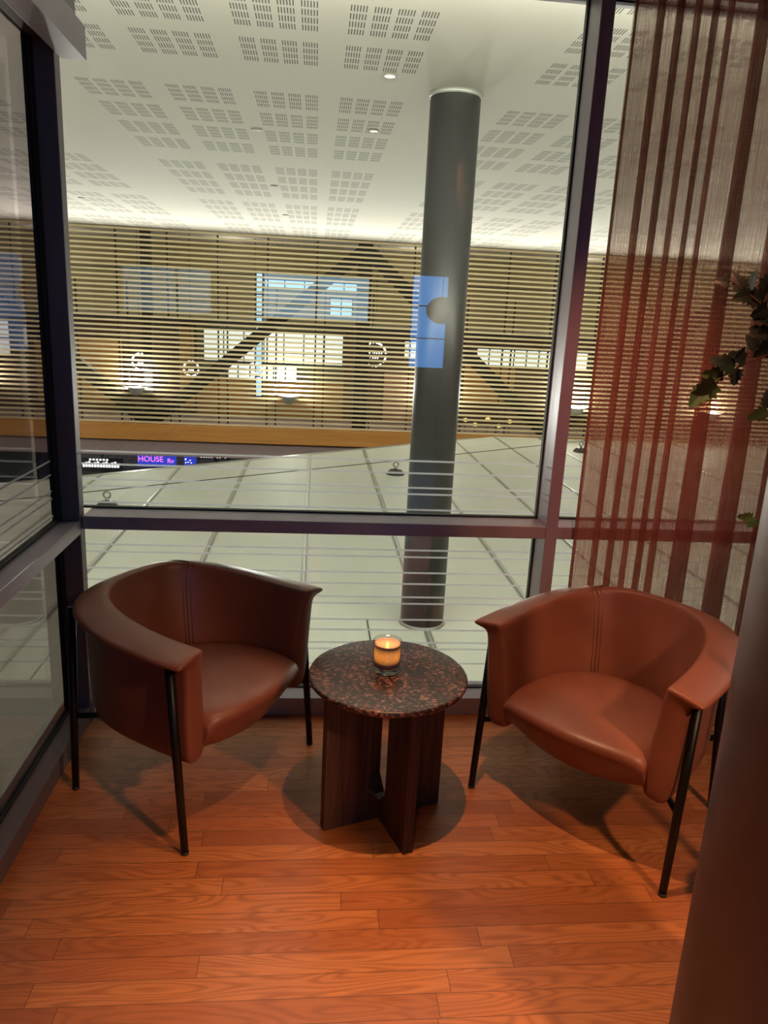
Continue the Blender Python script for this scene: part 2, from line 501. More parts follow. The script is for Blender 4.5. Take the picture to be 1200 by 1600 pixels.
# ------------------------------------------------------------------ mesh helpers
class MB:
    def __init__(s):
        s.v = []
        s.f = []
        s.sm = []

    def add(s, vs, fs, smooth=False):
        o = len(s.v)
        s.v += [tuple(p) for p in vs]
        s.f += [tuple(i+o for i in f) for f in fs]
        s.sm += [smooth]*len(fs)
        return s

    def box(s, x0, x1, y0, y1, z0, z1, mx=None):
        vs = [Vector((x, y, z)) for z in (z0, z1) for y in (y0, y1) for x in (x0, x1)]
        if mx is not None:
            vs = [mx @ p for p in vs]
        return s.add(vs, [(0, 2, 3, 1), (4, 5, 7, 6), (0, 1, 5, 4), (2, 6, 7, 3), (0, 4, 6, 2), (1, 3, 7, 5)])

    def bevbox(s, x0, x1, y0, y1, z0, z1, b=0.003, mx=None):
        bm = bmesh.new()
        bmesh.ops.create_cube(bm, size=1)
        for v in bm.verts:
            v.co = Vector(((x0+x1)/2+v.co.x*(x1-x0), (y0+y1)/2+v.co.y*(y1-y0), (z0+z1)/2+v.co.z*(z1-z0)))
        bmesh.ops.bevel(bm, geom=bm.edges[:], offset=b, segments=2, affect='EDGES', profile=0.6)
        if mx is not None:
            for v in bm.verts:
                v.co = mx @ v.co
        bm.verts.index_update()
        s.add([v.co.copy() for v in bm.verts], [[v.index for v in f.verts] for f in bm.faces])
        bm.free()
        return s

    def lathe(s, prof, n=48, c=(0, 0, 0), smooth=True, close=False):
        vs = []
        for r, z in prof:
            for i in range(n):
                a = 2*PI*i/n
                vs.append((c[0]+r*math.cos(a), c[1]+r*math.sin(a), c[2]+z))
        fs = []
        m_ = len(prof)
        for j in range(m_ if close else m_-1):
            k = (j+1) % m_
            for i in range(n):
                i2 = (i+1) % n
                fs.append((j*n+i, j*n+i2, k*n+i2, k*n+i))
        if not close:
            if prof[0][0] > 1e-6:
                fs.append(tuple(reversed(range(n))))
            if prof[-1][0] > 1e-6:
                fs.append(tuple((m_-1)*n+i for i in range(n)))
        return s.add(vs, fs, smooth)

    def tube(s, pts, rad, n=10, smooth=True):
        pts = [Vector(p) for p in pts]
        if not hasattr(rad, '__len__'):
            rad = [rad]*len(pts)
        vs, fs = [], []
        prev = None
        for i, p in enumerate(pts):
            d = (pts[min(i+1, len(pts)-1)]-pts[max(i-1, 0)]).normalized()
            if prev is None:
                a = Vector((0, 0, 1)) if abs(d.z) < 0.9 else Vector((1, 0, 0))
                a = (a-d*a.dot(d)).normalized()
            else:
                a = (prev-d*prev.dot(d)).normalized()
            prev = a
            b = d.cross(a)
            for k in range(n):
                t = 2*PI*k/n
                vs.append(p+rad[i]*(math.cos(t)*a+math.sin(t)*b))
        for i in range(len(pts)-1):
            for k in range(n):
                k2 = (k+1) % n
                fs.append((i*n+k, i*n+k2, (i+1)*n+k2, (i+1)*n+k))
        fs.append(tuple(reversed(range(n))))
        fs.append(tuple((len(pts)-1)*n+k for k in range(n)))
        return s.add(vs, fs, smooth)

    def prism(s, pts, y0, y1, mx=None):
        """outline in x,z extruded along y"""
        n = len(pts)
        vs = [Vector((p[0], y0, p[1])) for p in pts]+[Vector((p[0], y1, p[1])) for p in pts]
        if mx is not None:
            vs = [mx @ p for p in vs]
        fs = [tuple(range(n)), tuple(reversed(range(n, 2*n)))]
        fs += [(i, i+n, (i+1) % n+n, (i+1) % n) for i in range(n)]
        return s.add(vs, fs)

    def build(s, name, material, parent=None, sub=0, loc=None, recalc=True, autosmooth=False):
        me = bpy.data.meshes.new(name)
        me.from_pydata(s.v, [], s.f)
        me.polygons.foreach_set('use_smooth', s.sm)
        if recalc:
            bm = bmesh.new()
            bm.from_mesh(me)
            bmesh.ops.recalc_face_normals(bm, faces=bm.faces[:])
            bm.to_mesh(me)
            bm.free()
        me.materials.append(material)
        me.update()
        o = bpy.data.objects.new(name, me)
        COL.objects.link(o)
        if parent:
            o.parent = parent
        if loc:
            o.location = loc
        if sub:
            md = o.modifiers.new('subdiv', 'SUBSURF')
            md.levels = md.render_levels = sub
        return o


def empty(name, loc=(0, 0, 0), rz=0):
    o = bpy.data.objects.new(name, None)
    COL.objects.link(o)
    o.location = loc
    o.rotation_euler = (0, 0, rz)
    o.empty_display_size = 0.05
    return o


def tag(o, label, cat, group=None, kind=None):
    o['label'] = label
    o['category'] = cat
    if group:
        o['group'] = group
    if kind:
        o['kind'] = kind
    return o


def struct(o):
    o['kind'] = 'structure'
    return o


def copy_tree(o, parent=None):
    c = o.copy()
    COL.objects.link(c)
    if parent:
        c.parent = parent
    for ch in list(o.children):
        copy_tree(ch, c)
    return c


# ================================================================== LOUNGE SETTING
struct(MB().box(-1.0, 3.2, -4.6, 2.96, -0.10, 0.0).build('floor', M['floor']))
struct(MB().box(-1.0, 3.2, -4.6, 3.05, 2.78, 2.95).build('ceiling', M['plaster']))
struct(MB().box(3.05, 3.2, -4.6, 2.70, 0.0, 2.78).build('wall_right', M['plaster']))
# left side behind the camera: solid wall
struct(MB().box(-1.05, -0.90, -4.6, -1.2, 0.0, 2.78).build('wall_left', M['plaster']))
# rear wall with three openings
rear = MB()
ops = [(-2.9, -2.5), (-0.70, 0.70), (1.28, 2.35)]
rear.box(-1.0, -0.70, -4.75, -4.6, 0, 2.78).box(0.70, 1.28, -4.75, -4.6, 0, 2.78).box(2.35, 3.2, -4.75, -4.6, 0, 2.78)
rear.box(-0.70, 0.70, -4.75, -4.6, 0, 1.5).box(-0.70, 0.70, -4.75, -4.6, 2.12, 2.78)
rear.box(1.28, 2.35, -4.75, -4.6, 0, 0.92).box(1.28, 2.35, -4.75, -4.6, 2.2, 2.78)
struct(rear.build('wall_back', M['plaster']))
wn = MB()
for x0, x1, z0, z1 in ((-0.70, 0.70, 1.5, 2.12), (1.28, 2.35, 0.92, 2.2)):
    wn.box(x0, x1, -4.70, -4.66, z0, z0+0.035).box(x0, x1, -4.70, -4.66, z1-0.035, z1)
    nn = 3
    for k in range(1, nn):
        wn.box(x0, x1, -4.70, -4.67, z0+(z1-z0)*k/nn-0.008, z0+(z1-z0)*k/nn+0.008)
    wn.box((x0+x1)/2-0.012, (x0+x1)/2+0.012, -4.70, -4.66, z0, z1)
struct(wn.build('window_5', M['gasket']))
struct(MB().box(-0.9, 0.9, -5.2, -5.1, 1.3, 2.3).build('window_6', M['skyl']))
struct(MB().box(1.0, 2.6, -5.2, -5.1, 0.7, 2.4).build('window_7', M['sky']))

# ---- front glazing (beyond the armchairs)
GY = 2.885
fr = struct(MB().bevbox(-0.84, 3.05, 2.75, 2.92, 0.788, 0.838, 0.003).build('trim_1', M['alu']))
struct(MB().bevbox(-0.84, 3.05, 2.785, 2.94, 0.0, 0.078, 0.003).build('baseboard_front', M['alu']))
struct(MB().bevbox(-0.84, 3.05, 2.80, 2.94, 2.70, 2.78, 0.003).build('trim_2', M['alu']))
struct(MB().bevbox(0.914, 0.962, 2.745, 2.90, 0.0, 2.78, 0.003).build('trim_3', M['alu']))
struct(MB().bevbox(2.20, 2.248, 2.745, 2.90, 0.0, 2.78, 0.003).build('trim_4', M['alu']))
gk = MB()
for x0, x1 in ((-0.925, 0.914), (0.962, 2.20)):
    for z0, z1 in ((0.838, 2.70), (0.078, 0.788)):
        t = 0.006
        gk.box(x0, x1, GY-0.012, GY+0.012, z0, z0+t).box(x0, x1, GY-0.012, GY+0.012, z1-t, z1)
        gk.box(x0, x0+t, GY-0.012, GY+0.012, z0, z1).box(x1-t, x1, GY-0.012, GY+0.012, z0, z1)
struct(gk.build('trim_5', M['gasket']))
STR = [1.059, 1.010, 0.951, 0.925, 0.861, 0.691, 0.662, 0.594, 0.546, 0.488, 0.459, 0.388, 0.342, 0.285, 0.256, 0.19]
nwin = 0
for x0, x1 in ((-0.920, 0.912), (0.964, 2.198)):
    for z0, z1 in ((0.84, 2.698), (0.08, 0.786)):
        nwin += 1
        wobj = struct(MB().box(x0, x1, GY-0.006, GY+0.006, z0, z1).build('window_%d' % nwin, M['glass']))
        fb = MB()
        for z in STR:
            if z0 < z < z1:
                fb.box(x0+0.02, x1-0.02, GY-0.0085, GY-0.0065, z-0.0035, z+0.0035)
        fb.build('frosted_band', M['frost'], wobj)

# ---- corner post and left glazing
LX = -0.918
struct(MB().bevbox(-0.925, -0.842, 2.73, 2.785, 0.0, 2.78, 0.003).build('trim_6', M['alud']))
struct(MB().bevbox(-0.93, -0.842, -1.2, 2.73, 0.775, 0.826, 0.002).build('trim_7', M['alu']))
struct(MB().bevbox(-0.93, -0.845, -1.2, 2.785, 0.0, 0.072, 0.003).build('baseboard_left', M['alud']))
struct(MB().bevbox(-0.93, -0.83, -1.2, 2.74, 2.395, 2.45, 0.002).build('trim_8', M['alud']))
struct(MB().bevbox(-0.82, -0.743, -1.2, 2.73, 2.34, 2.437, 0.002).build('trim_9', M['alu']))
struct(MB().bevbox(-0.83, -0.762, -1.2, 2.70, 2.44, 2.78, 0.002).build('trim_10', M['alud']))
gk = MB()
gk.box(-0.928, -0.906, -1.2, 2.73, 0.826, 0.836).box(-0.928, -0.906, -1.2, 2.73, 0.072, 0.082)
for z0, z1 in ((0.836, 2.395), (0.082, 0.775)):
    gk.box(-0.930, -0.906, 2.700, 2.735, z0, z1)
struct(gk.build('trim_11', M['gasket']))
for k, (z0, z1) in enumerate(((0.836, 2.395), (0.082, 0.775))):
    wobj = struct(MB().box(LX-0.005, LX+0.005, -1.2, 2.70, z0, z1).build('window_%d' % (8+k), M['tinted' if k == 0 else 'dimmed']))
    if k == 1:
        continue
    fb = MB()
    for z in STR:
        if z0 < z < z1:
            fb.box(LX+0.0055, LX+0.0075, -1.15, 2.66, z-0.003, z+0.003)
    fb.build('frosted_band', M['frost'], wobj)
struct(MB().box(LX-0.005, LX+0.005, -1.2, 2.70, 2.45, 2.78).build('window_10', M['tinted']))

# ================================================================== HALL
ZR = -1.706
YW = 22.41
HC = 1.6+1.54*S_
struct(MB().box(-26, 28, 3.06, 27.5, HC, HC+0.2).build('ceiling_hall', M['hceil']))
struct(MB().box(-26.2, -26, 3.0, 27.5, -6, HC).build('wall_hall_left', M['olive']))
struct(MB().box(28, 28.2, 3.0, 27.5, -6, HC).build('wall_hall_right', M['olive']))
struct(MB().box(-26, 28, 3.0, 27.5, -6.1, -6.0).build('floor_hall', mat('hall_floor', (0.35, 0.33, 0.31), 0.3)))
struct(MB().box(-26, 28, 27.3, 27.5, -6.0, HC).build('wall_far', M['olive']))

# canopy roof below the window
can = tag(empty('canopy_roof', (0, 3.0, ZR)), 'pale grey-green flat canopy roof with long metal joints below the window', 'roof')
PWD = 1.372
SEAM0 = -2.82


def edgeY(x):
    return min(14.75+0.724*(x+4.55), 22.0)


def lpos(x, y, z):
    return (x, y-3.0, z-ZR)


ks = range(-5, 13)
for k in ks:
    xa, xb = SEAM0+k*PWD, SEAM0+(k+1)*PWD
    ya, yb = edgeY(xa), edgeY(xb)
    if ya < 4:
        continue
    o = MB()
    y0 = 2.98
    vs = [lpos(xa+0.03, y0, ZR), lpos(xb-0.03, y0, ZR), lpos(xb-0.03, yb, ZR), lpos(xa+0.03, ya, ZR)]
    vs2 = [(p[0], p[1], p[2]-0.06) for p in vs]
    o.add(vs+vs2, [(0, 1, 2, 3), (7, 6, 5, 4), (0, 4, 5, 1), (1, 5, 6, 2), (2, 6, 7, 3), (3, 7, 4, 0)])
    o.build('panel', M['roof'], can)
for k in list(ks)+[13]:
    xa = SEAM0+k*PWD
    ya = edgeY(xa)
    if ya < 4:
        continue
    a = lpos(xa, 0, ZR)
    s = MB().box(a[0]-0.040, a[0]+0.040, 0, ya-3.0-0.02, -0.05, 0.006).build('joint_strip', M['strip'], can)
    MB().box(a[0]-0.012, a[0]+0.012, 0, ya-3.0-0.03, 0.006, 0.022).build('joint_cap', M['stripl'], s)
# upstand along the slanted far edge
xs0, xs1 = -9.7, 4.79
d = Vector((xs1-xs0, edgeY(xs1)-edgeY(xs0), 0))
n_ = Vector((-d.y, d.x, 0)).normalized()*0.14
p0 = Vector(lpos(xs0, edgeY(xs0), ZR))
p1 = Vector(lpos(xs1, edgeY(xs1), ZR))
vs = [p0, p1, p1+n_, p0+n_]
vs = [v+Vector((0, 0, -0.25)) for v in vs]+[v+Vector((0, 0, 0.004)) for v in vs]
MB().add(vs, [(3, 2, 1, 0), (4, 5, 6, 7), (0, 1, 5, 4), (1, 2, 6, 5), (2, 3, 7, 6), (3, 0, 4, 7)]).build('edge_upstand', M['strip'], can)
MB().box(0.646, 0.662, 0, 4.86, 0.001, 0.006).build('joint_line', M['darksteel'], can)

# round column standing on the canopy
colm = tag(empty('round_column', (1.27, 7.80, ZR)), 'tall dark grey round column rising to the perforated ceiling', 'column')
MB().lathe([(0.241, 0.001), (0.241, HC-ZR-0.012)], 64).build('shaft', M['column'], colm)
MB().lathe([(0.252, HC-ZR-0.04), (0.252, HC-ZR-0.002)], 64).build('collar', M['strip'], colm)
MB().lathe([(0.262, 0.0), (0.262, 0.02), (0.247, 0.03)], 64).build('base_ring', M['strip'], colm)

# cable anchors
ANC = [(-3.40, 12.51, 'near the left post'), (1.81, 15.96, 'beside the round column'), (7.30, 19.72, 'beyond the right mullion')]
AL = ['small steel cable anchor on the pale roof, nearest the left corner post',
      'small dark steel cable anchor on the pale roof, hard beside the round column',
      'small steel cable anchor on the pale roof, seen right of the slim window mullion']
anc0 = None
tops = []
for i, (ax, ay, _) in enumerate(ANC):
    if anc0 is None:
        anc0 = empty('cable_anchor', (ax, ay, ZR))
        MB().lathe([(0.20, 0.0), (0.20, 0.02), (0.13, 0.10), (0.10, 0.11)], 24).build('base', M['darksteel'], anc0)
        MB().tube([(0, 0, 0.10), (0, 0, 0.17)], 0.03, 10).build('stem', M['steel'], anc0)
        rg = MB()
        rp = [(0.055*math.cos(t*PI/8), 0, 0.22+0.055*math.sin(t*PI/8)) for t in range(17)]
        rg.tube(rp, 0.016, 8)
        rg.build('eye', M['steel'], anc0)
        a = anc0
    else:
        a = copy_tree(anc0)
        a.location = (ax, ay, ZR)
    tag(a, AL[i], 'anchor', 'cable anchors on the canopy')
    tops.append(Vector((ax, ay, ZR+0.3005)))
dirv = (tops[1]-tops[0])
pts = [tops[0]-dirv*1.3, tops[0], tops[1], tops[2], tops[2]+dirv*0.4]
tag(MB().tube(pts, 0.008, 6).build('steel_cable', M['darksteel']), 'thin dark safety cable stretched above the pale canopy roof', 'cable')

# slat screen
scr = tag(empty('slat_screen', (0, YW, ZR)), 'wall-wide screen of thin light oak slats under the far ceiling', 'slat screen')
sp = MB()
nsl = 40
pitch = (3.66-(-1.66))/(nsl-1)
for i in range(nsl):
    z = 3.62-i*pitch-ZR
    sp.box(-14, 17, -0.05, 0.03, z-0.027, z+0.027)
sp.build('slat_panel', M['slat'], scr)
for k in range(-5, 15):
    x = -5.573+k*1.393
    MB().box(x-0.022, x+0.022, 0.035, 0.09, 0.0, HC-ZR-0.02).build('support_rod', M['brown'], scr)
for k in range(-5, 15):
    x = -5.573+k*1.393+0.26
    MB().box(x-0.022, x+0.022, 0.035, 0.09, 0.0, 3.95).build('support_rod', M['brown'], scr)

# timber edge beam under the screen
tag(MB().bevbox(-14, 17, YW-0.10, YW+0.25, -2.22, -1.745, 0.01).build('timber_beam', M['beam']),
    'long orange oak fascia beam directly under the slat screen', 'beam')

# uplight bowls
BL = ['grey bowl uplight glowing in front of the slats, left of the corner post', 'grey bowl uplight glowing on the slats, first right of the corner post',
      'grey bowl uplight glowing on the slats, left of the round column', 'grey bowl uplight on the slats hidden behind the round column',
      'grey bowl uplight glowing behind the slim window mullion', 'grey bowl uplight on the slats seen through the sheer curtain']
b0 = None
for i, (x, z) in enumerate(BOWLS):
    if b0 is None:
        b0 = empty('bowl_uplight', (x, 22.05, z))
        MB().lathe([(0.0, -0.23), (0.09, -0.22), (0.17, -0.15), (0.225, -0.03), (0.235, 0.0), (0.21, 0.0), (0.16, -0.12), (0.08, -0.18), (0.0, -0.19)], 32).build('bowl', M['bowl'], b0)
        MB().lathe([(0.0, -0.05), (0.14, -0.045), (0.175, -0.02), (0.0, -0.012)], 24).build('lamp_disc', M['lampglow'], b0)
        MB().tube([(-0.42, 0.0, 0.03), (-0.2, 0, -0.02)], 0.012, 6).build('bracket_arm', M['bowl'], b0)
        MB().tube([(0.42, 0.0, 0.03), (0.2, 0, -0.02)], 0.012, 6).build('bracket_arm', M['bowl'], b0)
        MB().tube([(0, 0.20, -0.05), (0, 0.31, -0.05)], 0.02, 8).build('wall_stem', M['bowl'], b0)
        b = b0
    else:
        b = copy_tree(b0)
        b.location = (x, 22.05, z)
    tag(b, BL[i], 'uplight', 'bowl uplights along the slat screen')

# steel truss behind the slats
tr = tag(empty('steel_truss', (0, 22.9, -2.0)), 'dark steel columns and diagonal braces zigzagging behind the slat screen', 'truss')


def bar(x0, z0, x1, z1, wd, nm, y=0.0, dep=0.15):
    dx, dz = x1-x0, z1-z0
    l = math.hypot(dx, dz)
    nx, nz = -dz/l*wd/2, dx/l*wd/2
    MB().prism([(x0+nx, z0+nz+2), (x1+nx, z1+nz+2), (x1-nx, z1-nz+2), (x0-nx, z0-nz+2)], y-dep, y+dep).build(nm, M['brown'], tr)


bar(-4.85, -1.9, -4.85, HC-0.03, 0.26, 'post')
bar(1.38, -1.9, 1.38, HC-0.03, 0.42, 'post')
bar(-4.8, -1.75, 1.35, 3.45, 0.36, 'brace', 0.02)
bar(1.45, 3.45, 7.3, -1.75, 0.36, 'brace', 0.02)
bar(-11.2, 3.45, -4.95, -1.75, 0.36, 'brace', 0.02)
bar(7.4, -1.75, 13.4, 3.45, 0.36, 'brace', 0.02)
bar(7.35, -1.9, 7.35, HC-0.03, 0.26, 'post')

# gallery behind the slats: bands of panels, shop fronts
YG = 26.0
struct(MB().box(-16, 19, YG, YG+0.2, 2.74, HC).box(-16, 19, YG, YG+0.2, 1.35, 2.66).build('wall_gallery', M['olive']))
struct(MB().box(-16, 19, YG-0.05, YG+0.2, 2.66, 2.74).box(-16, 19, YG-0.3, YG+0.2, 1.10, 1.22).build('trim_12', M['brown']))
struct(MB().box(-16, 19, YG-0.02, YG+0.2, 1.22, 1.45).build('trim_13', M['khaki']))
struct(MB().box(-16, 19, 22.7, YG+0.3, -2.25, -2.0).build('floor_gallery', M['soffit']))
sh = MB()
struct(MB().box(-16, -4.0, YG+0.3, YG+0.4, -2, 1.1).build('wall_shop_left', M['dkwood']))
struct(MB().box(1.0, 19, YG+0.3, YG+0.4, -2, 1.1).build('wall_shop_right', M['dkwood']))
struct(MB().box(-4.0, 1.0, YG+0.3, YG+0.4, -2, -0.72).build('wall_shop_middle', M['orange']))


def window_or_reflection(x0, x1, z0, z1, nx, nz, label, m='winglow', y=YG+0.28, group='lit shop windows behind the slats'):
    e = empty('window_or_reflection', ((x0+x1)/2, y, z0))
    hw = (x1-x0)/2
    MB().box(-hw, hw, -0.02, 0.0, 0, z1-z0).build('pane', M[m], e)
    f = MB()
    t = 0.035
    for i in range(nx+1):
        x = -hw+2*hw*i/nx
        f.box(x-t/2, x+t/2, -0.06, -0.022, 0, z1-z0)
    for j in range(nz+1):
        z = (z1-z0)*j/nz
        f.box(-hw-t/2, hw+t/2, -0.06, -0.022, z-t/2, z+t/2)
    f.build('frame', M['brown'], e)
    return tag(e, label, 'window', group)


window_or_reflection(-3.75, 0.95, -0.10, 0.98, 7, 3, 'wide white lit shop window behind the slats, left of the truss post')
window_or_reflection(-3.0, -0.6, -0.70, -0.14, 6, 3, 'low pale lit window under the wide white shop window')
window_or_reflection(3.05, 5.0, 0.25, 0.85, 4, 2, 'small white lit window behind the slats, just left of round column')
window_or_reflection(5.6, 9.6, 0.15, 0.72, 9, 2, 'long row of white lit panes behind slats, right of round column')
window_or_reflection(-16, -10, -0.2, 0.9, 8, 2, 'long white lit window behind the slats, far left beyond the corner glass')
window_or_reflection(-1.70, 1.55, 2.36, 2.62, 5, 1, 'narrow pale blue strip standing in for a reflection, high behind the slats', 'bluereflect', YG-0.08)  # this and the next two glowing panels imitate reflections of the rear windows
window_or_reflection(0.45, 1.2, 1.55, 2.12, 2, 2, 'small blue panel standing in for a reflection, high behind the slats beside the truss post', 'bluereflect', YG-0.02)
window_or_reflection(-1.98, -1.76, -1.2, 2.8, 1, 6, 'slim tall blue-white strip standing in for a reflection behind the slats', 'bluereflect', YG-0.12)
struct(MB().bevbox(-4.6, -4.05, YG+0.2-0.06, YG+0.2, -1.7, 1.0, 0.01).build('wall_shop_0', M['orange']))
struct(MB().bevbox(-9.2, -6.4, YG+0.2-0.06, YG+0.2, -1.7, 0.5, 0.01).build('wall_shop_1', M['orange']))
struct(MB().bevbox(2.4, 4.6, YG+0.2-0.06, YG+0.2, -1.9, -0.25, 0.01).build('wall_shop_2', M['pink']))
struct(MB().bevbox(-1.6, 0.9, YG+0.27-0.06, YG+0.27, -1.9, -0.8, 0.01).build('wall_shop_3', M['orange']))
struct(MB().bevbox(5.2, 7.0, YG+0.2-0.06, YG+0.2, -1.2, 0.1, 0.01).build('wall_shop_4', M['orange']))
ORD = ['leftmost', 'second', 'third', 'fourth', 'fifth', 'rightmost']
for i, (x, z) in enumerate(((5.0, -1.55), (5.35, -1.7), (5.75, -1.5), (6.15, -1.72), (6.5, -1.55), (7.6, -1.6))):
    yl = empty('yellow_lamp', (x, 24.4+0.05*(i % 2), z))
    MB().lathe([(0.0, -0.07), (0.07, -0.04), (0.09, 0.0), (0.07, 0.04), (0.0, 0.07)], 12).build('globe', M['signy'], yl)
    MB().tube([(0, 0, -0.069), (0, 0, -1.998-z)], 0.012, 6).build('stake', M['brown'], yl)
    tag(yl, ORD[i]+' of the six tiny yellow lamps glowing low behind slats right of round column', 'lamp', 'tiny yellow lamps behind the slats')

# round emblems hung behind the slats
EM = [(1.97*0.925, 0.47, 0.36, 'largest round ring emblem with white lettering bars behind the slats'),
      (-3.75, -0.20, 0.22, 'small round ring emblem behind slats over the diagonal brace'),
      (-1.84, -0.20, 0.24, 'small round ring emblem behind slats beside slim blue reflection strip'),
      (-5.25, -0.05, 0.24, 'small round ring emblem behind slats above the left bowl uplight')]
for x, z, r, lab in EM:
    e = empty('round_emblem', (x, 23.6, z))
    rg = MB()
    for k in range(8):
        a0, a1 = 2*PI*(k+0.12)/8, 2*PI*(k+0.88)/8
        pp = [(r*math.cos(a0+(a1-a0)*t/4), 0, r*math.sin(a0+(a1-a0)*t/4)) for t in range(5)]
        rg.tube(pp, 0.03, 6)
    rg.build('ring', M['signw'], e)
    lt = MB()
    for k in range(7):
        xx = -r*0.62+k*r*1.24/6
        lt.box(xx-r*0.06, xx+r*0.06, -0.01, 0.01, 0.02, r*0.26)
    for k in range(4):
        xx = -r*0.3+k*r*0.6/3
        lt.box(xx-r*0.06, xx+r*0.06, -0.01, 0.01, -r*0.36, -r*0.08)
    lt.build('lettering', M['signw'], e)
    MB().tube([(0, 0, r), (0, 0, HC-z-0.01)], 0.008, 6).build('hanger', M['brown'], e)
    tag(e, lab, 'emblem', 'round emblems hung behind the slats')

# shops on the lower level, seen under the timber beam
struct(MB().box(-16, 6, 22.68, 25.5, -2.75, -2.30).build('ceiling_shops', M['soffit']))
struct(MB().box(-16, 6, 25.5, 25.7, -6.0, -2.3).build('wall_shops', M['shelf']))


def text(body, size, m, parent, loc, nm='lettering'):
    c = bpy.data.curves.new(nm, 'FONT')
    c.body = body
    c.size = size
    c.extrude = 0.01
    c.align_x = 'CENTER'
    c.align_y = 'CENTER'
    c.materials.append(m)
    o = bpy.data.objects.new(nm, c)
    COL.objects.link(o)
    o.parent = parent
    o.location = loc
    o.rotation_euler = (PI/2, 0, 0)
    bpy.context.view_layer.update()
    me = bpy.data.meshes.new_from_object(o.evaluated_get(bpy.context.evaluated_depsgraph_get()))
    q = bpy.data.objects.new(nm, me)
    COL.objects.link(q)
    q.parent = parent
    q.location = loc
    q.rotation_euler = (PI/2, 0, 0)
    bpy.data.objects.remove(o)
    q.name = nm
    return q


YS = 23.2
sg = tag(empty('shop_sign', (-4.75, YS, -3.06)), 'blue lit shop screen with pink HOUSE lettering under the timber beam', 'sign')
MB().bevbox(-0.60, 0.56, 0, 0.08, -0.14, 0.24, 0.01).build('screen', M['signb'], sg)
text('HOUSE', 0.24, M['signp'], sg, (-0.20, -0.02, 0.10))
text('Rv', 0.20, M['signp'], sg, (0.40, -0.02, 0.06))
MB().tube([(0, 0.04, 0.24), (0, 0.04, 0.31)], 0.02, 8).build('hanger', M['shelf'], sg)
sg2 = tag(empty('shop_sign', (-6.4, YS, -3.20)), 'black shop board with white lit lettering beside the corner post', 'sign')
MB().bevbox(-0.75, 0.62, 0, 0.06, -0.20, 0.24, 0.01).build('board', M['shelf'], sg2)
lt = MB()
for k in range(13):
    x = -0.55+k*0.085
    h = 0.07+0.05*((k*7) % 3)/2
    lt.box(x-0.03, x+0.03, -0.02, 0.0, -0.06, h-0.0)
for k in range(6):
    lt.box(-0.35+k*0.1-0.03, -0.35+k*0.1+0.03, -0.02, 0, 0.15, 0.20)
lt.build('lettering', M['signw'], sg2)
MB().tube([(0, 0.04, 0.24), (0, 0.04, 0.45)], 0.02, 8).build('hanger', M['shelf'], sg2)
sg3 = tag(empty('shop_screen', (-3.77, YS, -2.80)), 'upright blue lit screen with white specks right of the HOUSE sign', 'screen')
MB().bevbox(-0.18, 0.18, 0, 0.08, -0.32, 0.04, 0.01).build('screen', M['signb'], sg3)
for k in range(6):
    x, z = random.uniform(-0.14, 0.14), random.uniform(-0.26, 0.02)
    MB().box(x-0.02, x+0.02, -0.012, 0.0, z-0.015, z+0.015).build('white_speck', M['signw'], sg3)
sg4 = tag(empty('bottle_shelf', (-3.00, YS+0.1, -2.98)), 'black shop shelf unit with rows of white lit items', 'shelf')
for j in range(3):
    MB().box(-0.50, 0.42, 0, 0.3, 0.07+j*0.20, 0.09+j*0.20).build('shelf_board', M['shelf'], sg4)
MB().box(-0.52, -0.50, 0, 0.3, 0, 0.49).box(0.42, 0.44, 0, 0.3, 0, 0.49).box(-0.5, 0.42, 0.28, 0.3, 0, 0.49).build('frame', M['shelf'], sg4)
for j in range(3):
    for k in range(11):
        if random.random() < 0.85:
            x = -0.45+k*0.083
            MB().box(x-0.025, x+0.02, 0.03, 0.08, 0.09+j*0.2, 0.16+j*0.2).build('bottle', M['signw'], sg4)
MB().box(-0.05, 0.05, 0.1, 0.2, -3.02, 0.0).build('pedestal', M['shelf'], sg4)
sg5 = tag(empty('yellow_board', (-1.21, YS, -2.62)), 'small yellow lit board with white and dark text lines below the beam', 'sign')
MB().bevbox(-0.24, 0.24, 0, 0.05, -0.12, 0.10, 0.01).build('board', M['signy'], sg5)
lt = MB()
for k in range(7):
    lt.box(-0.20+k*0.06, -0.17+k*0.06, -0.012, 0, 0.02, 0.06)
lt.build('lettering', M['shelf'], sg5)
es = tag(empty('escalator_rail', (0, YS+0.3, -2.7)), 'pale slanting escalator balustrade below the timber beam', 'balustrade')
MB().prism([(-0.85, -0.35), (-0.72, -0.35), (0.55, 0.12), (0.42, 0.12)], 0, 0.1).build('handrail', M['signw'], es)
MB().prism([(-0.9, -0.60), (0.9, -0.60), (0.9, 0.05), (0.45, 0.05), (-0.9, -0.45)], 0.12, 0.2).build('side_panel', M['bowl'], es)

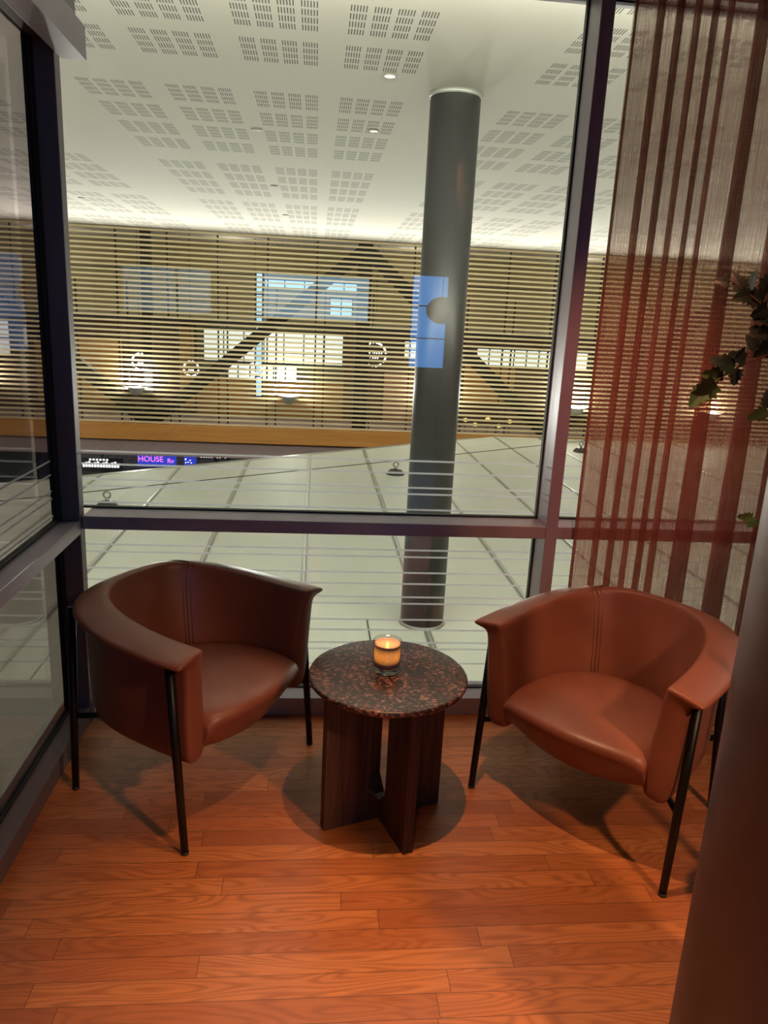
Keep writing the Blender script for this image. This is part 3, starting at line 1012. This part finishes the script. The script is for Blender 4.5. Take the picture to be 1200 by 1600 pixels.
# ceiling downlights and discs of the hall
DL = [(0.60, 7.39, 'round lit downlight in the hall ceiling, nearer to the round column top'), (0.61, 9.46, 'round lit downlight in the hall ceiling, second and farther one')]
for x, y, lab in DL:
    e = empty('downlight', (x, y, HC))
    MB().lathe([(0.05, -0.012), (0.062, -0.012), (0.062, -0.001), (0.05, -0.001)], 24, close=True).build('bezel', M['detector'], e)
    MB().lathe([(0.049, -0.009), (0.049, -0.002)], 24).build('lamp_disc', M['downglow'], e)
    tag(e, lab, 'downlight', 'hall ceiling downlights')
for (x, y), lab in zip([(-0.557, 7.26), (-0.565, 10.27), (-0.536, 13.14), (-3.6, 12.6), (1.85, 9.9)],
                       ['thin dark ceiling disc between perforated panels, nearest of the row', 'thin dark ceiling disc between perforated panels, second of the row',
                        'thin dark ceiling disc between perforated panels, farthest of the row', 'thin dark ceiling disc near the far upper left slats',
                        'thin dark ceiling disc right of the round column']):
    tag(MB().lathe([(0.06, -0.014), (0.07, -0.001)], 20).build('ceiling_sensor', M['detector'], None, loc=(x*S_, y*S_-0.0, HC)), lab, 'sensor', 'ceiling sensors in the hall')

# ================================================================== CURTAIN
cb = MB()
YC = 2.665
# folds: (x centre, half width, type) ; between them the cloth runs nearly flat
FOLDS = [(1.089, 0.007), (1.152, 0.007), (1.212, 0.006), (1.271, 0.006), (1.322, 0.006), (1.436, 0.020), (1.60, 0.022), (1.74, 0.012), (1.86, 0.02), (2.0, 0.02)]
def fold_path(k):
    path = [(1.001, YC+0.012), (1.012, YC+0.012), (1.012, YC+0.006), (1.002, YC+0.004), (1.004, YC), (1.03, YC-0.004)]
    for i, (x, hw) in enumerate(FOLDS):
        hw = hw*k
        s = 1 if i % 2 == 0 else -1
        path += [(x-hw*1.8, YC-0.006*s), (x, YC-0.010), (x+hw, YC-0.008), (x+hw*1.15, YC-0.001), (x+hw, YC+0.005), (x-hw, YC+0.007), (x-hw*1.15, YC+0.012), (x-hw, YC+0.018), (x, YC+0.019), (x+hw*1.8, YC+0.010*s)]
        nx = FOLDS[i+1][0] if i+1 < len(FOLDS) else x+0.12
        path += [((x+nx)/2, YC+0.004*s)]
    return path
# smooth path (Catmull-Rom)
def crom(P, n=4):
    out = []
    for i in range(len(P)-1):
        p0, p1, p2, p3 = P[max(i-1, 0)], P[i], P[i+1], P[min(i+2, len(P)-1)]
        for k in range(n):
            t = k/n
            out.append(tuple(0.5*((2*b)+(-a+c)*t+(2*a-5*b+4*c-d_)*t*t+(-a+3*b-3*c+d_)*t**3) for a, b, c, d_ in zip(p0, p1, p2, p3)))
    out.append(tuple(P[-1]))
    return out
zs = [0.012, 0.35, 0.7, 1.1, 1.5, 1.9, 2.3, 2.70]
vs, fs = [], []
for j, z in enumerate(zs):
    cp = crom(fold_path(0.9+0.7*max(0.0, (2.1-z)/2.1)), 4)
    for i, (x, y) in enumerate(cp):
        q = 0.004*math.sin(i*0.13+z*1.7)
        vs.append((x+q*0.8, y+q*0.6, z))
n = len(cp)
for j in range(len(zs)-1):
    for i in range(n-1):
        fs.append((j*n+i, j*n+i+1, (j+1)*n+i+1, (j+1)*n+i))
cb.add(vs, fs, True)
cu = empty('sheer_curtain', (1.5, YC, 0))
tag(cu, 'sheer reddish-brown floor-length curtain hanging before the window at right', 'curtain')
co = cb.build('fabric', M['curtain'], cu, recalc=False)
co.location = (-1.5, -YC, 0)
MB().box(-0.52, 0.66, -0.03, 0.03, 2.70, 2.745).build('track', M['alud'], cu)
MB().tube([(0, 0, 2.745), (0, 0, 2.78)], 0.01, 8).build('track_bracket', M['alud'], cu)

# ================================================================== ARMCHAIRS
def sgn(a):
    return -1 if a < 0 else 1


def se(phi, a, b, v0, n=3.0):
    c, s = math.cos(phi), math.sin(phi)
    e = 2.0/n
    return (-a*sgn(c)*abs(c)**e, v0+b*abs(s)**e)


# profile features: a, b, v0, z at tip, z at back, exponent
FE = [
    (0.232, 0.400, 0.020, 0.285, 0.285, 2.8),
    (0.240, 0.412, 0.012, 0.400, 0.400, 2.8),
    (0.255, 0.455, 0.008, 0.520, 0.540, 2.8),
    (0.270, 0.510, -0.004, 0.618, 0.660, 2.8),
    (0.276, 0.528, -0.016, 0.645, 0.694, 2.8),
    (0.286, 0.540, -0.018, 0.653, 0.704, 2.8),
    (0.335, 0.572, -0.018, 0.646, 0.694, 2.9),
    (0.385, 0.602, -0.016, 0.634, 0.676, 3.0),
    (0.391, 0.608, -0.014, 0.626, 0.666, 3.0),
    (0.388, 0.606, -0.012, 0.617, 0.655, 3.0),
    (0.352, 0.588, -0.010, 0.614, 0.640, 3.0),
    (0.338, 0.578, -0.004, 0.604, 0.625, 3.0),
    (0.336, 0.575, -0.002, 0.560, 0.580, 3.1),
    (0.328, 0.565, 0.004, 0.400, 0.400, 3.2),
    (0.320, 0.550, 0.010, 0.290, 0.300, 3.3),
    (0.308, 0.535, 0.016, 0.272, 0.284, 3.3),
    (0.250, 0.430, 0.024, 0.270, 0.255, 2.9),
]


def feat(f, phi):
    a, b, v0, zt, zb, n = f
    u, v = se(phi, a, b, v0, n)
    t = math.sin(phi)**1.1
    return Vector((u, v, zt+(zb-zt)*t))


def make_chair():
    root = empty('lounge_armchair')
    # shell
    N = 60
    phis = [PI*(i/N) for i in range(N+1)]
    # concentrate near the tips
    phis = [p-0.22*math.sin(2*p)*0.5 for p in phis]
    mb = MB()
    vs = []
    m_ = len(FE)
    for p in phis:
        p = min(max(p, 1e-4), PI-1e-4)
        for f in FE:
            vs.append(feat(f, p))
    fs = []
    for i in range(N):
        for j in range(m_):
            k = (j+1) % m_
            fs.append((i*m_+j, (i+1)*m_+j, (i+1)*m_+k, i*m_+k))
    # rounded end caps: pull an inset ring forward
    for base, sgnv in ((0, 1), (N*m_, -1)):
        ring = [vs[base+j] for j in range(m_)]
        # pair strip cap between inner (0..5) and outer (6..16)
        o = len(vs)
        ins = []
        cx = sum((r_.x for r_ in ring))/m_
        for r_ in ring:
            q = Vector((r_.x+(cx-r_.x)*0.10, r_.y-0.010, r_.z))
            ins.append(q)
        # centre-based inset only in u for wall, keep z
        vs += ins
        for j in range(m_):
            k = (j+1) % m_
            fs.append((base+j, base+k, o+k, o+j) if sgnv > 0 else (base+k, base+j, o+j, o+k))
        # quads joining inner and outer rows
        inner = [0, 1, 2, 3, 4, 5]
        outer = [16, 13, 12, 11, 7, 6]
        capf = [(0, 1, 13, 14), (0, 14, 15, 16), (1, 2, 12, 13), (2, 3, 11, 12), (3, 4, 10, 11), (4, 5, 6, 10), (6, 7, 9, 10), (7, 8, 9)]
        for cf in capf:
            fs.append(tuple(o+j for j in cf) if sgnv > 0 else tuple(o+j for j in reversed(cf)))
    mb.add(vs, fs, True)
    mb.build('shell', M['leather'], root, sub=1)
    # seat
    sb = MB()
    NU, rows = 22, None
    vs, fs = [], []
    for i in range(NU+1):
        s = -1+2*i/NU
        s = math.sin(s*PI/2)*0.998
        u = 0.250*s
        k = max(0.0, 1-abs(s)**2.8)
        vb = 0.395*k**(1/2.8)+0.012
        bow = -0.012-0.060*(1-s*s)
        crown = 0.016*(1-s*s)
        edge = max(0.0, (abs(s)-0.86)/0.14)
        zt = 0.408+crown-0.020*edge**2
        prof = []
        for t in (0.0, 0.03, 0.25, 0.5, 0.75):
            v = vb+(bow+0.035-vb)*t
            zz = zt-(0.020*(1-t/0.03) if t < 0.03 else 0)+0.010*math.sin(t*PI)
            prof.append((v, zz))
        prof += [(bow+0.045, zt-0.002), (bow+0.014, zt-0.012), (bow+0.000, zt-0.030), (bow+0.010, zt-0.058), (bow+0.034, zt-0.098), (bow+0.066, 0.285-0.018*(1-s*s)), (bow+0.086, 0.272-0.018*(1-s*s)), (bow+0.12, 0.266-0.014*(1-s*s)), (vb*0.6+0.02, 0.262), (vb-0.01, 0.268)]
        for v, z in prof:
            vs.append((u, v, z))
        m2 = len(prof)
    for i in range(NU):
        for j in range(m2):
            k = (j+1) % m2
            fs.append((i*m2+j, i*m2+k, (i+1)*m2+k, (i+1)*m2+j))
    fs.append(tuple(range(m2)))
    fs.append(tuple(reversed([NU*m2+j for j in range(m2)])))
    sb.add(vs, fs, True).build('seat', M['leather'], root, sub=1)
    # legs
    for sd in (-1, 1):
        l = MB().tube([(sd*0.352, 0.0, 0.004), (sd*0.350, 0.026, 0.33), (sd*0.348, 0.048, 0.616)], [0.0115, 0.0135, 0.0135], 16).build('leg', M['black'], root)
        MB().lathe([(0.0118, 0.0), (0.0122, 0.010)], 16, (sd*0.352, 0.0, 0)).build('foot_cap', M['plastic'], l)
        l = MB().tube([(sd*0.290, 0.530, 0.004), (sd*0.262, 0.548, 0.33), (sd*0.236, 0.562, 0.635)], [0.0115, 0.0135, 0.0135], 16).build('leg', M['black'], root)
        MB().lathe([(0.0118, 0.0), (0.0122, 0.010)], 16, (sd*0.290, 0.530, 0)).build('foot_cap', M['plastic'], l)
    # under-frame
    fr_ = MB()
    fr_.tube([(-0.350, 0.022, 0.262), (-0.25, 0.13, 0.262), (0.25, 0.13, 0.262), (0.350, 0.022, 0.262)], 0.010, 8)
    fr_.tube([(-0.268, 0.545, 0.262), (-0.18, 0.45, 0.25), (0.18, 0.45, 0.25), (0.268, 0.545, 0.262)], 0.011, 8)
    fr_.tube([(-0.18, 0.13, 0.258), (-0.15, 0.45, 0.25)], 0.011, 8)
    fr_.tube([(0.18, 0.13, 0.258), (0.15, 0.45, 0.25)], 0.011, 8)
    fr_.build('under_frame', M['black'], root)
    return root


def add_seam(root, side):
    """piping with a stitch line each side, running over the back of the shell"""
    US = {1: 0.135, 2: 0.155, 3: 0.178, 4: 0.188, 5: 0.194, 6: 0.200, 7: 0.208}

    def find(j, u):
        best = None
        for i in range(600):
            p = PI*(0.12+0.76*i/599)
            q = feat(FE[j], p)
            if best is None or abs(q.x-u) < best[0]:
                best = (abs(q.x-u), q)
        return best[1]
    MB().tube(crom([tuple(find(j, side*US[j])) for j in US], 5), 0.0016, 6).build('seam', M['seam'], root)
    for off in (-0.010, 0.010):
        MB().tube(crom([tuple(find(j, side*(US[j]+off))) for j in US], 5), 0.0009, 5).build('stitching', M['seam'], root)


ch1 = make_chair()
ch1.location = (-0.170, 2.272, 0)
ch1.rotation_euler = (0, 0, math.atan2(0.850, 0.526))
ch2 = copy_tree(ch1)
ch2.location = (0.821, 2.024, 0)
ch2.rotation_euler = (0, 0, math.atan2(-0.755, 0.656))
tag(ch1, 'darker cognac leather barrel armchair in the glazed corner left of the table', 'armchair', 'barrel armchairs either side of the table')
tag(ch2, 'brightly lit cognac leather barrel armchair in front of the sheer curtain', 'armchair', 'barrel armchairs either side of the table')
add_seam(ch1, 1)
add_seam(ch2, -1)
for c_, u_, nm in ((ch1, 0.13, 't'), (ch2, -0.11, 't')):
    MB().bevbox(-0.011, 0.011, -0.001, 0.001, -0.003, 0.003, 0.0005).build('tag', M['tagm'], c_, loc=(u_, 0.452, 0.455))

# ================================================================== SIDE TABLE
tb = tag(empty('side_table', (0.255, 2.15, 0)), 'round side table with speckled red granite top on crossed dark wooden fins', 'table')
MB().lathe([(0.0, 0.494), (0.240, 0.494), (0.2485, 0.497), (0.251, 0.503), (0.251, 0.509), (0.2485, 0.514), (0.244, 0.5155), (0.0, 0.5155)], 96).build('tabletop', M['granite'], tb)
for k in range(4):
    mx = Matrix.Rotation(R(19.0+90*k), 4, 'Z')
    h = 0.0175
    pr_ = [(0.0, 0.0), (0.205, 0.0), (0.207, 0.003), (0.207, 0.491), (0.205, 0.4935), (0.060, 0.4935), (0.060, 0.115), (0.0182, 0.068), (0.0182, 0.0)]
    pr_ = pr_[1:]
    MB().prism(pr_, -h, h, mx).build('fin', M['tablewood'], tb)
MB().box(-0.0180, 0.0180, -0.0180, 0.0180, 0.0, 0.068, Matrix.Rotation(R(19.0), 4, 'Z')).build('core', M['tablewood'], tb)

# candle
cn = tag(empty('candle', (0.249, 2.160, 0.5158)), 'glowing candle in a clear glass tumbler on the granite tabletop', 'candle')
MB().lathe([(0.0, 0.0), (0.036, 0.0), (0.041, 0.004), (0.044, 0.02), (0.0455, 0.06), (0.0455, 0.104), (0.0445, 0.106), (0.0430, 0.104), (0.0428, 0.06), (0.041, 0.022), (0.036, 0.016), (0.0, 0.016)], 48).build('tumbler', M['cup'], cn)
MB().lathe([(0.0, 0.0175), (0.034, 0.0175), (0.0395, 0.024), (0.0415, 0.06), (0.0417, 0.094), (0.0395, 0.096), (0.0385, 0.080), (0.030, 0.077), (0.0, 0.076)], 48).build('wax', M['wax'], cn)
MB().lathe([(0.0, 0.077), (0.005, 0.079), (0.0055, 0.086), (0.003, 0.096), (0.0, 0.101)], 16).build('flame', M['rimled'], cn)
light('candle_light', 'POINT', (0.249, 2.160, 0.5158+0.115), 0.12, (1.0, 0.5, 0.18), shadow_soft_size=0.006)

# ================================================================== FOREGROUND COLUMN
fc = tag(MB().lathe([(0.196, 0.0), (0.20, 0.004), (0.20, 2.776), (0.196, 2.779)], 96).build('round_pillar', M['fgcol'], None, loc=(0.983, 1.144, 0.0)),
         'thick plum-brown round pillar in the right foreground', 'pillar')

# ================================================================== PLANT
pl = tag(empty('potted_tree', (1.33, 1.50, 0)), 'leafy green indoor tree reaching in from the right before the curtain', 'plant')
OX, OY = 1.33, 1.50
MB().lathe([(0.0, 0.0), (0.10, 0.0), (0.115, 0.01), (0.14, 0.28), (0.135, 0.29), (0.128, 0.27), (0.0, 0.27)], 32).build('pot', M['pot'], pl)
MB().lathe([(0.0, 0.272), (0.126, 0.272), (0.12, 0.278), (0.0, 0.282)], 24).build('soil', M['soil'], pl)
MB().tube([(0, 0, 0.27), (0.01, 0.0, 0.7), (-0.01, 0.01, 1.1), (0.015, 0.02, 1.5), (0.0, 0.03, 1.85)], [0.014, 0.012, 0.010, 0.008, 0.005], 10).build('trunk', M['bark'], pl)


def leaf_geo(size):
    """lobed leaf outline in x(length) y(width), gently cupped"""
    half = [(0.0, 0.0), (0.10, 0.16), (0.02, 0.34), (0.20, 0.30), (0.30, 0.46), (0.42, 0.30), (0.55, 0.38), (0.62, 0.20), (0.80, 0.22), (1.0, 0.0)]
    vs = [Vector((x, 0, 0.10*x*(1-x)*-1)) for x, _ in half]
    up_ = [Vector((x, w_, 0.16*w_-0.18*x*x)) for x, w_ in half[1:-1]]
    dn = [Vector((x, -w_, 0.16*w_-0.18*x*x)) for x, w_ in half[1:-1]]
    n0 = len(vs)
    for v in vs:
        v.z = -0.18*v.x*v.x
    allv = [v*size for v in vs+up_+dn]
    fs = []
    m_ = len(half)
    for sd, off in ((0, n0), (1, n0+len(up_))):
        for i in range(m_-1):
            a, b = i, i+1
            c = off+(i) if i < m_-2 else None
            d_ = off+(i-1) if i > 0 else None
            f = [a, b]
            if c is not None:
                f.append(c)
            if d_ is not None:
                f.append(d_)
            fs.append(tuple(f) if sd == 0 else tuple(reversed(f)))
    return allv, fs


def leaf_at(mb, pos, direction, size, roll):
    vs, fs = leaf_geo(size)
    d_ = Vector(direction).normalized()
    s_ = d_.cross(Vector((0, 0, 1))).normalized()
    t_ = s_.cross(d_)
    c, s = math.cos(roll), math.sin(roll)
    s2, t2 = c*s_+s*t_, -s*s_+c*t_
    top = [Vector(pos)+v.x*d_+v.y*s2+v.z*t2 for v in vs]
    bot = [p-t2*0.0006 for p in top]
    n0 = len(top)
    mb.add(top, fs, False)
    mb.add(bot, [tuple(reversed(f)) for f in fs], False)


def W(x, y, z):
    return (x-OX, y-OY, z)


BR = [
    [(1.33, 1.52, 1.40), (1.20, 1.64, 1.50), (1.08, 1.69, 1.56), (0.99, 1.70, 1.53), (0.915, 1.70, 1.475)],
    [(1.33, 1.53, 1.60), (1.22, 1.62, 1.66), (1.10, 1.68, 1.66), (1.03, 1.70, 1.665), (0.97, 1.70, 1.70), (0.93, 1.70, 1.72)],
    [(1.33, 1.53, 1.50), (1.20, 1.64, 1.58), (1.10, 1.69, 1.62), (1.05, 1.70, 1.60)],
    [(1.33, 1.52, 1.12), (1.22, 1.62, 1.17), (1.13, 1.69, 1.17), (1.10, 1.70, 1.158)],
    [(1.33, 1.52, 1.25), (1.22, 1.64, 1.36), (1.12, 1.69, 1.42), (1.08, 1.70, 1.425)],
]
for b_ in BR:
    pp = crom([W(*p) for p in b_], 5)
    MB().tube(pp, [0.0045-0.003*i/(len(pp)-1) for i in range(len(pp))], 6).build('branch', M['bark'], pl)
LEAVES = [  # x,z at Y~1.7, direction x,z, size, bright
    (0.935, 1.715, -1, 0.1, 0.040, 0), (0.965, 1.700, -0.6, 0.75, 0.052, 0), (0.985, 1.695, 0.1, 1, 0.062, 0), (1.010, 1.700, 0.5, 0.9, 0.062, 0),
    (0.985, 1.690, -0.9, -0.2, 0.055, 0), (1.020, 1.680, -0.8, 0.2, 0.065, 0), (1.035, 1.690, 0.9, 0.5, 0.06, 0), (1.03, 1.665, -0.7, -0.4, 0.055, 0), (1.05, 1.70, 0.2, 1, 0.06, 0),
    (1.045, 1.640, -1, 0.0, 0.050, 0), (1.055, 1.610, -0.9, -0.2, 0.045, 0), (1.06, 1.62, 0.6, 0.8, 0.05, 0), (1.05, 1.600, -1, 0.35, 0.060, 0), (1.06, 1.585, -0.8, -0.7, 0.06, 0),
    (1.02, 1.572, -0.7, 0.7, 0.045, 0), (1.04, 1.56, 0.3, 0.9, 0.06, 0), (1.00, 1.545, -0.9, 0.3, 0.052, 0), (0.985, 1.535, 0.1, 1, 0.045, 0), (0.975, 1.528, -1, 0.3, 0.070, 0),
    (0.985, 1.525, -0.1, -1, 0.048, 0), (0.955, 1.510, -1, -0.1, 0.058, 1), (0.935, 1.490, -0.8, -0.7, 0.080, 1), (0.915, 1.475, -0.75, -0.9, 0.065, 1),
    (1.09, 1.165, -1, -0.1, 0.042, 1), (1.10, 1.160, -0.6, -0.6, 0.035, 1),
    (1.075, 1.43, -0.8, -0.5, 0.055, 1), (1.09, 1.44, 0.2, -1, 0.05, 1), (1.08, 1.435, -0.3, 1, 0.05, 0),
    (1.10, 1.66, 0.6, 0.6, 0.06, 0), (1.12, 1.56, 0.5, 0.8, 0.06, 0), (1.14, 1.62, 0.3, -0.8, 0.06, 0), (1.2, 1.5, 0.5, -0.6, 0.06, 0), (1.2, 1.7, 0.5, 0.6, 0.06, 0),
    (1.33, 1.85, 0.3, 1, 0.07, 0), (1.30, 1.84, -0.6, 0.9, 0.07, 0), (1.36, 1.82, 0.9, 0.5, 0.07, 0),
]
for i, (x, z, dx, dz, sz, br) in enumerate(LEAVES):
    mb = MB()
    y = 1.70 if x < 1.15 else (1.62 if x < 1.28 else 1.53)
    rnd = random.Random(i)
    leaf_at(mb, W(x, y+rnd.uniform(-0.006, 0.006), z), (dx, rnd.uniform(-0.35, 0.2), dz), sz*0.88, rnd.uniform(0.9, 1.9))
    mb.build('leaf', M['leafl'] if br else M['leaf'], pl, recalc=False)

# paper lantern behind the camera, mirrored in the glazing
ln = tag(empty('paper_lantern', (1.62, -4.2, 1.72)), 'ribbed round paper lantern hanging before the rear window, seen only mirrored', 'lantern')
prof = []
for i in range(41):
    a = -PI/2+PI*i/40
    rr = 0.20*math.cos(a)*(1+0.02*math.cos(i*PI))
    prof.append((max(rr, 0.03), 0.17*math.sin(a)))
MB().lathe(prof, 32).build('shade', M['lantern'], ln)
MB().tube([(0, 0, 0.17), (0, 0, 1.06)], 0.004, 6).build('cord', M['black'], ln)
